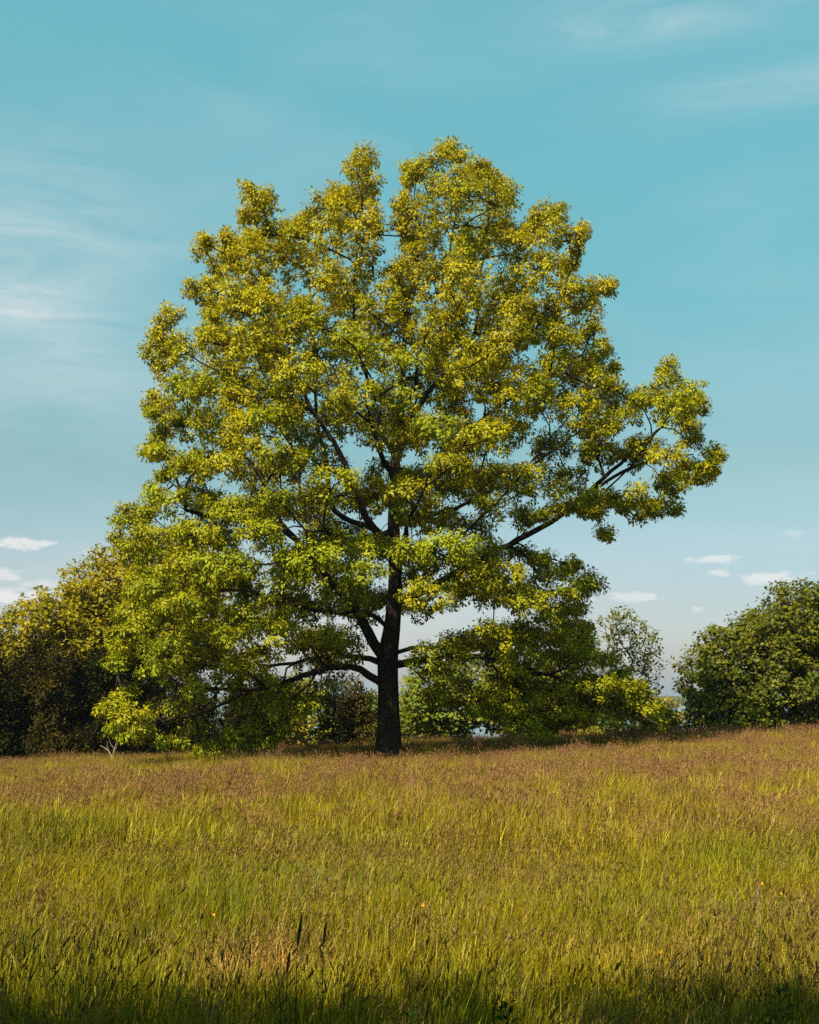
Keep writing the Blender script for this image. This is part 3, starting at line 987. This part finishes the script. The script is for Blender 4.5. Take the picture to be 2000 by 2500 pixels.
def tuft_mesh(name, n_blade, radius, h0, h1, width, n_seed=0, sh=(0.45, 0.6), head=(0.06, 0.006), panicle=False, lean=0.25):
    V, F, MI, val, tip = [], [], [], [], []

    def ribbon(p0, hgt, w, bend, az, m, vv, segs=3):
        b0 = len(V)
        d = np.array((math.cos(az), math.sin(az), 0))
        s = np.array((-math.sin(az + R.normal(0, .6)), math.cos(az + R.normal(0, .6)), 0))
        for k in range(segs + 1):
            t = k / segs
            p = p0 + np.array((0, 0, hgt * (t - 0.12 * bend * t * t))) + d * (bend * hgt * t ** 1.8)
            ww = w * (1 - t) ** 0.6
            if k < segs:
                V.extend([p - s * ww, p + s * ww])
                val.extend([vv, vv]); tip.extend([t, t])
            else:
                V.append(p)
                val.append(vv); tip.append(t)
        for k in range(segs - 1):
            a = b0 + 2 * k
            F.append((a, a + 1, a + 3)); F.append((a, a + 3, a + 2))
            MI.extend([m, m])
        a = b0 + 2 * (segs - 1)
        F.append((a, a + 1, a + 2)); MI.append(m)
        return V[-1]
    for _ in range(n_blade):
        r = radius * math.sqrt(R.random())
        th = R.random() * 6.283
        p0 = np.array((r * math.cos(th), r * math.sin(th), -0.02))
        azm = R.normal(0, 1.3)
        ribbon(p0, R.uniform(h0, h1), width * R.uniform(.6, 1.3), abs(R.normal(lean, 0.2)), azm, 0, R.random())
    for _ in range(n_seed):
        r = radius * math.sqrt(R.random())
        th = R.random() * 6.283
        p0 = np.array((r * math.cos(th), r * math.sin(th), -0.02))
        azm = R.normal(0, 0.8)
        hh = R.uniform(*sh)
        bd = abs(R.normal(0.16, 0.1))
        vv = R.random()
        top = ribbon(p0, hh, width * 0.35, bd, azm, 0, vv, 3)
        d = norm(np.array((math.cos(azm) * bd * 2.2, math.sin(azm) * bd * 2.2, 1.0)))
        if panicle:
            for q in range(11):
                t = R.random()
                o = norm(R.normal(size=3)) * (1 - t) * head[0] * 0.5
                c = top + d * (t - 0.7) * head[0] * 2.2 + o
                e = c + (d + norm(R.normal(size=3)) * 0.6) * 0.022
                s = np.cross(d, norm(R.normal(size=3))) * 0.0045
                b0 = len(V)
                V.extend([c - s, c + s, e])
                F.append((b0, b0 + 1, b0 + 2)); MI.append(1)
                val.extend([vv] * 3); tip.extend([0.8] * 3)
        else:
            L, rr = head[0] * R.uniform(.7, 1.3), head[1] * R.uniform(.8, 1.2)
            u = norm(np.cross(d, (0.2, 1, 0)))
            w = np.cross(d, u)
            b0 = len(V)
            V.append(top - d * 0.01)
            for tt, k in ((0.25, 1.0), (0.7, 0.85)):
                for j in range(4):
                    a = j * math.pi / 2
                    V.append(top + d * L * tt + (u * math.cos(a) + w * math.sin(a)) * rr * k)
            V.append(top + d * L)
            for j in range(4):
                j2 = (j + 1) % 4
                F.append((b0, b0 + 1 + j2, b0 + 1 + j))
                F.append((b0 + 1 + j, b0 + 1 + j2, b0 + 5 + j2)); F.append((b0 + 1 + j, b0 + 5 + j2, b0 + 5 + j))
                F.append((b0 + 5 + j, b0 + 5 + j2, b0 + 9))
                MI.extend([1] * 4)
            val.extend([vv] * 10); tip.extend([0.9] * 10)
    me = np_mesh(name, np.array(V), np.array(F), {'val': val, 'tip': tip}, mat_idx=MI)
    me.materials.append(M_BLADE)
    me.materials.append(M_SEED)
    return me


def scatter(name, label, variants, pts, rot, scl, tint):
    """one grass object: points carry the tufts through geometry nodes"""
    me = bpy.data.meshes.new(name)
    me.vertices.add(len(pts))
    me.vertices.foreach_set('co', np.asarray(pts, np.float32).ravel())
    for nm, typ, dat, key in (('rot', 'FLOAT_VECTOR', rot, 'vector'), ('scl', 'FLOAT_VECTOR', scl, 'vector'), ('tint', 'FLOAT_COLOR', tint, 'color')):
        a = me.attributes.new(nm, typ, 'POINT')
        a.data.foreach_set(key, np.asarray(dat, np.float32).ravel())
    a = me.attributes.new('pick', 'INT', 'POINT')
    a.data.foreach_set('value', R.integers(0, len(variants), len(pts)).astype(np.int32))
    o = link(name, me)
    tag(o, label, 'grass', kind='stuff')
    ng = bpy.data.node_groups.new(name + '_nodes', 'GeometryNodeTree')
    ng.interface.new_socket('Geometry', in_out='INPUT', socket_type='NodeSocketGeometry')
    ng.interface.new_socket('Geometry', in_out='OUTPUT', socket_type='NodeSocketGeometry')
    gi = ng.nodes.new('NodeGroupInput')
    go = ng.nodes.new('NodeGroupOutput')
    jn = ng.nodes.new('GeometryNodeJoinGeometry')
    for k, vm in enumerate(variants):
        vo = bpy.data.objects.new(name + '_tuft', vm)
        oi = ng.nodes.new('GeometryNodeObjectInfo')
        oi.inputs['Object'].default_value = vo
        oi.inputs['As Instance'].default_value = True
        ng.links.new(oi.outputs['Geometry'], jn.inputs[0])
    iop = ng.nodes.new('GeometryNodeInstanceOnPoints')
    ng.links.new(gi.outputs[0], iop.inputs['Points'])
    ng.links.new(jn.outputs[0], iop.inputs['Instance'])
    iop.inputs['Pick Instance'].default_value = True

    def attr(nm, dt):
        n = ng.nodes.new('GeometryNodeInputNamedAttribute')
        n.data_type = dt
        n.inputs['Name'].default_value = nm
        return n.outputs['Attribute']
    ng.links.new(attr('pick', 'INT'), iop.inputs['Instance Index'])
    ng.links.new(attr('rot', 'FLOAT_VECTOR'), iop.inputs['Rotation'])
    ng.links.new(attr('scl', 'FLOAT_VECTOR'), iop.inputs['Scale'])
    ng.links.new(iop.outputs[0], go.inputs[0])
    md = o.modifiers.new('scatter', 'NODES')
    md.node_group = ng
    return o


def field(r0, r1, dens):
    """random points of a fan in front of the camera, r0..r1 metres away"""
    half = rad(25)
    area = half * (r1 * r1 - r0 * r0)
    n = int(area * dens)
    r = np.sqrt(R.uniform(r0 * r0, r1 * r1, n))
    a = R.uniform(-half, half, n)
    x, y = r * np.sin(a), r * np.cos(a)
    return x, y


def patch(x, y, cx, cy, wx, wy):
    return np.exp(-(((x - cx) / wx) ** 2 + ((y - cy) / wy) ** 2))


def place(x, y, kind):
    n = len(x)
    z = ground_z(x, y)
    pts = np.stack([x, y, z], 1)
    rot = np.stack([R.normal(0, 0.08, n), R.normal(0.06, 0.09, n), R.normal(0, 1.0, n)], 1)
    big = vnoise(x * 0.55, y, 3.0, 3) * 0.55 + vnoise(x, y, 0.9, 4) * 0.45
    fine = vnoise(x, y, 0.5, 5)
    yy = y - 0.45 * x
    brown = sstep(13.5, 18, yy) * 0.72 - 0.35 * sstep(26, 40, y) * sstep(2, -6, x) - 0.15 * sstep(30, 45, y)
    brown = np.clip(brown + (big - 0.5) * 2.6, 0, 1)
    brown = np.clip(brown - patch(x, y, -1.05, 11.5, .8, 1.1) - patch(x, y, 2.0, 11.6, 1.0, 1.2), 0, 1)
    g = np.array((0.078, 0.090, 0.004))
    yel = np.array((0.205, 0.148, 0.004))
    br = np.array((0.180, 0.084, 0.042))
    c = g + (yel - g) * np.clip(0.0 + 0.85 * fine + 0.38 * sstep(8, 17, y) + R.normal(0, .15, n), 0, 1)[:, None]
    c = c + (br - c) * (brown * (0.58 if kind == 'blade' else 0.95))[:, None]
    lush = np.clip(patch(x, y, -1.05, 11.5, .7, .9) + 0.8 * patch(x, y, 2.0, 11.6, .9, 1.0), 0, 1)[:, None]
    lush = np.clip(lush + 0.9 * sstep(0.62, 0.85, vnoise(x * 0.7, y, 1.3, 14))[:, None] * sstep(20, 13, y)[:, None], 0, 1)
    c = c + (np.array((0.045, 0.088, 0.008)) - c) * lush * 0.7
    dry = patch(x, y, -0.95, 9.1, .36, .45)[:, None]
    c = c + (np.array((0.30, 0.135, 0.06)) - c) * np.clip(dry * 1.3, 0, 1)
    c = c * (1 + 0.06 * sstep(13, 20, y))[:, None] * (0.7 + 0.55 * vnoise(x, y, 0.33, 17))[:, None] * R.uniform(0.8, 1.2, (n, 1))
    tint = np.concatenate([c, np.ones((n, 1))], 1)
    hs = 0.62 + 0.75 * vnoise(x, y, 1.7, 9) - 0.5 * dry[:, 0] + 0.2 * lush[:, 0]
    s = R.uniform(0.75, 1.2, n) * hs
    scl = np.stack([np.ones(n), np.ones(n), s], 1)
    return pts, rot, scl, tint, brown


def make_grass():
    near_b = [tuft_mesh('blade_tuft', 32, 0.10, 0.08, 0.28, 0.0030, lean=0.36) for _ in range(6)]
    near_s = [tuft_mesh('seed_tuft', 4, 0.10, 0.25, 0.4, 0.0035, 3, (0.26, 0.46), (0.05, 0.0046)) for _ in range(5)]
    far_b = [tuft_mesh('far_blade_tuft', 55, 0.26, 0.2, 0.46, 0.0075, lean=0.25) for _ in range(5)]
    far_s = [tuft_mesh('far_seed_tuft', 8, 0.26, 0.25, 0.4, 0.005, 30, (0.32, 0.52), (0.055, 0.0052), panicle=(k % 2 == 0)) for k in range(4)]
    near_p = [tuft_mesh('panicle_tuft', 4, 0.12, 0.25, 0.4, 0.0028, 5, (0.28, 0.44), (0.06, 0.006), panicle=True) for _ in range(4)]

    x, y = field(3.0, 15.5, 74)
    p, r, s, t, b = place(x, y, 'blade')
    scatter('meadow_grass', 'dense green and golden grass blades of the near meadow', near_b, p, r, s, t)
    x, y = field(3.0, 15.5, 18)
    p, r, s, t, b = place(x, y, 'seed')
    t[:, :3] = t[:, :3] * 0.5 + np.array((0.012, 0.005, 0.002))
    scatter('seeding_grass', 'narrow dark seed heads of the near grass', near_s, p, r, s, t)
    x, y = field(4.5, 15.5, 24)
    k = R.random(len(x)) < np.clip(vnoise(x, y, 1.2, 21) * 1.6 - 0.45, 0, 1)
    p, r, s, t, b = place(x[k], y[k], 'seed')
    t[:, :3] = t[:, :3] * 0.4 + np.array((0.095, 0.055, 0.024))
    scatter('panicle_grass', 'loose tan panicles scattered through the near grass', near_p, p, r, s, t)
    x, y = field(15.0, 58, 19)
    p, r, s, t, b = place(x, y, 'blade')
    scatter('meadow_grass', 'golden-green grass of the far meadow', far_b, p, r, s, t)
    x, y = field(15.0, 58, 6.5)
    p, r, s, t, b = place(x, y, 'seed')
    k = R.random(len(x)) < 0.1 + 0.9 * b
    t[:, :3] = t[:, :3] * 0.5 + np.array((0.108, 0.047, 0.032))
    scatter('seeding_grass', 'reddish brown seed heads tinting the far meadow', far_s, p[k], r[k], s[k], t[k])


make_grass()


# ------------------------------------------------------------------ single plants in the grass
def flat_mat(name, col, rough=0.7, trans=0.25):
    m = bpy.data.materials.new(name)
    n = NT(nodes_of(m))
    g = n.n('ShaderNodeNewGeometry')
    nz = n.n('ShaderNodeTexNoise', {'Vector': g.outputs['Position'], 'Scale': 60.0, 'Detail': 4.0})
    c = n.mix(n.m('MULTIPLY', nz.outputs[0], 0.8), col, tuple(0.55 * k for k in col))
    d = n.n('ShaderNodeBsdfDiffuse', {'Color': c})
    t = n.n('ShaderNodeBsdfTranslucent', {'Color': c})
    mx = n.n('ShaderNodeMixShader', {0: trans, 1: d.outputs[0], 2: t.outputs[0]})
    n.n('ShaderNodeOutputMaterial', {0: mx.outputs[0]})
    return m


M_STEM = flat_mat('green_stem', (0.05, 0.068, 0.006))
M_PETAL = flat_mat('yellow_petal', (0.62, 0.30, 0.02), trans=0.3)
M_HEAD = flat_mat('brown_seed_head', (0.11, 0.095, 0.025))
M_WEED = flat_mat('weed_leaf', (0.03, 0.055, 0.01), trans=0.3)


def on_height(x, y, h):
    """ground point under a photograph pixel whose thing reaches height h"""
    d = pix_dir(x, y)
    t = (h - EYE) / d[2]
    return d[0] * t, d[1] * t


def stem_mesh(name, pts, r0, r1, k=5):
    pts = np.array(pts, float)
    V, F = tubes([(pts, np.linspace(r0, r1, len(pts)))], lambda q: k)
    return np_mesh(name, V, F, smooth=True)


def bloom_mesh():
    V, F = [], []
    for i in range(5):
        a = i * 2 * math.pi / 5
        d = np.array((math.cos(a), math.sin(a), 0)); s = np.array((-math.sin(a), math.cos(a), 0))
        b = len(V)
        up = np.array((0, 0, 1.0))
        V += [d * .001, d * .007 + s * .007 + up * .003, d * .007 - s * .007 + up * .003, d * .0135 + s * .004 + up * .009, d * .0135 - s * .004 + up * .009]
        F += [(b, b + 2, b + 1), (b + 1, b + 2, b + 3), (b + 2, b + 4, b + 3)]
    return np_mesh('bloom', np.array(V), np.array(F))


BLOOM = bloom_mesh()
BLOOM.materials.append(M_PETAL)
FLOWERS = [(1648, 2299), (1610, 2321), (1551, 2334), (1541, 2330), (1617, 2359), (1566, 2382), (1522, 2401), (1535, 2424), (1862, 2154), (1905, 2178), (1913, 2186),
           (1861, 2364), (1032, 2206), (1074, 2207), (1942, 2164), (1970, 2166), (1352, 2254), (520, 2230), (1745, 2238)]
for i, (fx, fy) in enumerate(FLOWERS):
    h = float(R.uniform(0.36, 0.44))
    X, Yd = on_height(fx, fy, h)
    gz = float(ground_z(X, Yd))
    if fx > 1800 and fy < 2200:
        lab = 'orange-yellow buttercup in the group by the pale stalk near the right edge'
    elif 1500 < fx < 1700:
        lab = 'orange-yellow buttercup in the loose cluster at the edge of the front shade'
    else:
        lab = {1861: 'lone buttercup in the shaded grass near the right edge', 1032: 'left one of two buttercups in the middle of the near grass',
               1074: 'right one of two buttercups in the middle of the near grass', 1352: 'lone buttercup right of the middle of the near grass',
               520: 'lone buttercup in the near grass on the left', 1745: 'lone buttercup between the right cluster and the pale stalk'}[fx]
    r = thing('wildflower', lab, 'flower', (X, Yd, gz), 'yellow wildflowers in the near grass')
    lx, ly = float(R.normal(0, 0.02)), float(R.normal(0, 0.02))
    pts = [(lx * 2 - lx * 2 * t, ly * 2 - ly * 2 * t * t, (h - gz) * t - 0.01) for t in (0, .35, .7, 1)]
    link('stem', stem_mesh('flower_stem', pts, 0.0018, 0.0012, 4), M_STEM, r)
    b = bpy.data.objects.new('bloom', BLOOM)
    COL.objects.link(b)
    b.parent = r
    b.location = (0, 0, h - gz - 0.01)
    b.rotation_euler = (float(R.normal(0.55, 0.3)), float(R.normal(-0.2, 0.3)), float(R.uniform(0, 6)))
    b.scale = (0.85, 0.85, 0.85)


def blade_mesh(L, w, bend, az):
    V, F = [], []
    d = np.array((math.cos(az), math.sin(az), 0)); s = np.array((-math.sin(az), math.cos(az), 0))
    n = 7
    for k in range(n + 1):
        t = k / n
        p = d * bend * L * t ** 2 + np.array((0, 0, L * t * (1 - 0.25 * bend * t)))
        ww = w * (1 - t) ** 0.7
        V += [p - s * ww, p + s * ww + d * 0.0004]
    for k in range(n):
        a = 2 * k
        F.append((a, a + 1, a + 3, a + 2))
    return np_mesh('blade', np.array(V), np.array(F))


def head_mesh(L, r, lobes=26):
    V, F = [], []
    for i in range(lobes):
        t = i / lobes
        rr = r * math.sin(math.pi * (0.12 + 0.85 * t)) ** 0.7
        for j in range(3):
            a = i * 1.9 + j * 2.094
            d = np.array((math.cos(a), math.sin(a), 0.0))
            b0 = np.array((0, 0, L * t))
            b = len(V)
            s = np.array((-d[1], d[0], 0)) * rr * 0.55
            V += [b0, b0 + d * rr + s + np.array((0, 0, L * .05)), b0 + d * rr - s + np.array((0, 0, L * .05)), b0 + d * rr * .7 + np.array((0, 0, L * .13))]
            F += [(b, b + 1, b + 2), (b + 1, b + 3, b + 2), (b, b + 3, b + 1), (b, b + 2, b + 3)]
    return np_mesh('seed_head', np.array(V), np.array(F))


STALKS = [(727, 2234, 5.5, .0065, .12, 'tallest dark grass stalk standing out of the near grass, left of centre'),
          (790, 2256, 5.6, .005, .07, 'dark grass stalk just right of the tallest stalk'),
          (702, 2325, 5.4, .006, .07, 'shorter dark grass stalk just left of the tallest stalk'),
          (1850, 2160, 8.2, .007, .08, 'pale tan grass stalk in the grass near the right edge'),
          (1210, 2330, 6.6, .006, .07, 'thin grass stalk near the middle of the front grass')]
for sx, sy, Yd, hr, hl, lab in STALKS:
    d = pix_dir(sx, sy)
    top = np.array((0, 0, EYE)) + d * (Yd / d[1])
    gz = float(ground_z(top[0], Yd))
    H = top[2] - gz
    r = thing('grass_stalk', lab, 'grass stalk', (float(top[0]), Yd, gz), 'single tall grass stalks')
    link('stem', stem_mesh('stalk_stem', [(-.02, 0, -.02), (-.012, 0, H * .3), (-.004, .004, H * .65), (0, 0, H - hl)], 0.003, 0.0016), M_STEM if 'pale' not in lab else M_DEAD, r)
    hd = link('seed_head', head_mesh(hl, hr), M_HEAD if 'pale' not in lab else M_DEAD, r)
    hd.location = (0, 0, H - hl)
    hd.rotation_euler = (0, 0.12, 0)
    for q in range(4):
        bl = link('blade', blade_mesh(float(R.uniform(.3, .5)) * H * 1.5, 0.005, float(R.uniform(.15, .5)), float(R.uniform(0, 6.28))), M_STEM, r)
        bl.location = (-.012, 0, H * (0.02 + 0.09 * q))


def weed_leaf():
    V, F = [], []
    n = 5
    for k in range(n + 1):
        t = k / n
        w = 0.022 * math.sin(math.pi * min(1, 0.12 + t * 0.9)) ** 0.8
        z = 0.02 * math.sin(t * 2.6)
        V += [(t * 0.085, -w, z + 0.006), (t * 0.085, 0, z), (t * 0.085, w, z + 0.006)]
    for k in range(n):
        a = 3 * k
        F += [(a, a + 3, a + 4, a + 1), (a + 1, a + 4, a + 5, a + 2)]
    return np_mesh('weed_leaf', np.array(V, float), np.array(F))


WL = weed_leaf()
WL.materials.append(M_WEED)
for wx, wy, lab in [(1235, 2452, 'low broad-leaved weed in the shaded grass at the bottom, right of centre'), (1905, 2440, 'broad-leaved weed in the dark bottom right corner'),
                    (1000, 2468, 'broad-leaved weed in the shade at the middle of the bottom edge')]:
    X, Yd = on_height(wx, wy, 0.32)
    gz = float(ground_z(X, Yd))
    r = thing('leafy_weed', lab, 'weed', (X, Yd, gz), 'broad-leaved weeds in the front shade')
    H = 0.34
    link('stem', stem_mesh('weed_stem', [(0, 0, -.02), (.01, 0, H * .5), (0, .01, H)], 0.004, 0.002), M_STEM, r)
    for q in range(22):
        o = bpy.data.objects.new('leaf', WL)
        COL.objects.link(o)
        o.parent = r
        a = q * 2.4
        f = 0.35 + 0.65 * q / 22
        o.location = (0.035 * math.cos(a) * (1.4 - f), 0.035 * math.sin(a) * (1.4 - f), H * f)
        o.rotation_euler = (float(R.normal(0, .3)), float(R.uniform(-.7, .25)), a)
        k = 0.85 - 0.4 * f
        o.scale = (k, k, k)


def dead_branch():
    b = at(238, 1588, 50.5)
    gz = float(ground_z(b[0], 50.5))
    r = thing('dead_branch', 'pale bare dead branch sticking up at the foot of the dark cedars', 'branch', (float(b[0]), 50.5, gz))
    k = px(50.5)

    def P(x, y, dy=0):
        return ((x - 238) * k, dy, (1592 - y) * k)
    for pts, r0 in [([P(238, 1590), P(236, 1570), P(241, 1552), P(246, 1535)], .028), ([P(236, 1570), P(228, 1556, .1), P(216, 1549, .2), P(208, 1546, .2)], .018),
                    ([P(238, 1562), P(246, 1550, -.1), P(250, 1538, -.2)], .016), ([P(228, 1556, .1), P(224, 1545, .1), P(226, 1536, .1)], .013), ([P(241, 1552), P(232, 1540), P(230, 1530)], .013)]:
        link('twig', stem_mesh('dead_twig', pts, r0, r0 * 0.4), M_DEAD, r)


dead_branch()


# ------------------------------------------------------------------ air
def haze():
    x0, x1, y0, y1, z0, z1 = -2600, 2600, -100, 3300, -12.5, 21.5
    co = [(x, y, z) for z in (z0, z1) for y in (y0, y1) for x in (x0, x1)]
    f = [(0, 2, 3, 1), (4, 5, 7, 6), (0, 1, 5, 4), (2, 6, 7, 3), (0, 4, 6, 2), (1, 3, 7, 5)]
    m = bpy.data.materials.new('haze_air')
    n = NT(nodes_of(m))
    v = n.n('ShaderNodeVolumePrincipled', {'Color': (0.80, 0.90, 1.0, 1), 'Density': 0.00016, 'Anisotropy': 0.5})
    n.n('ShaderNodeOutputMaterial', {'Volume': v.outputs[0]})
    o = link('haze', np_mesh('haze', co, f), m)
    tag(o, 'thin bluish haze in the air over meadow and bay', kind='stuff')


haze()
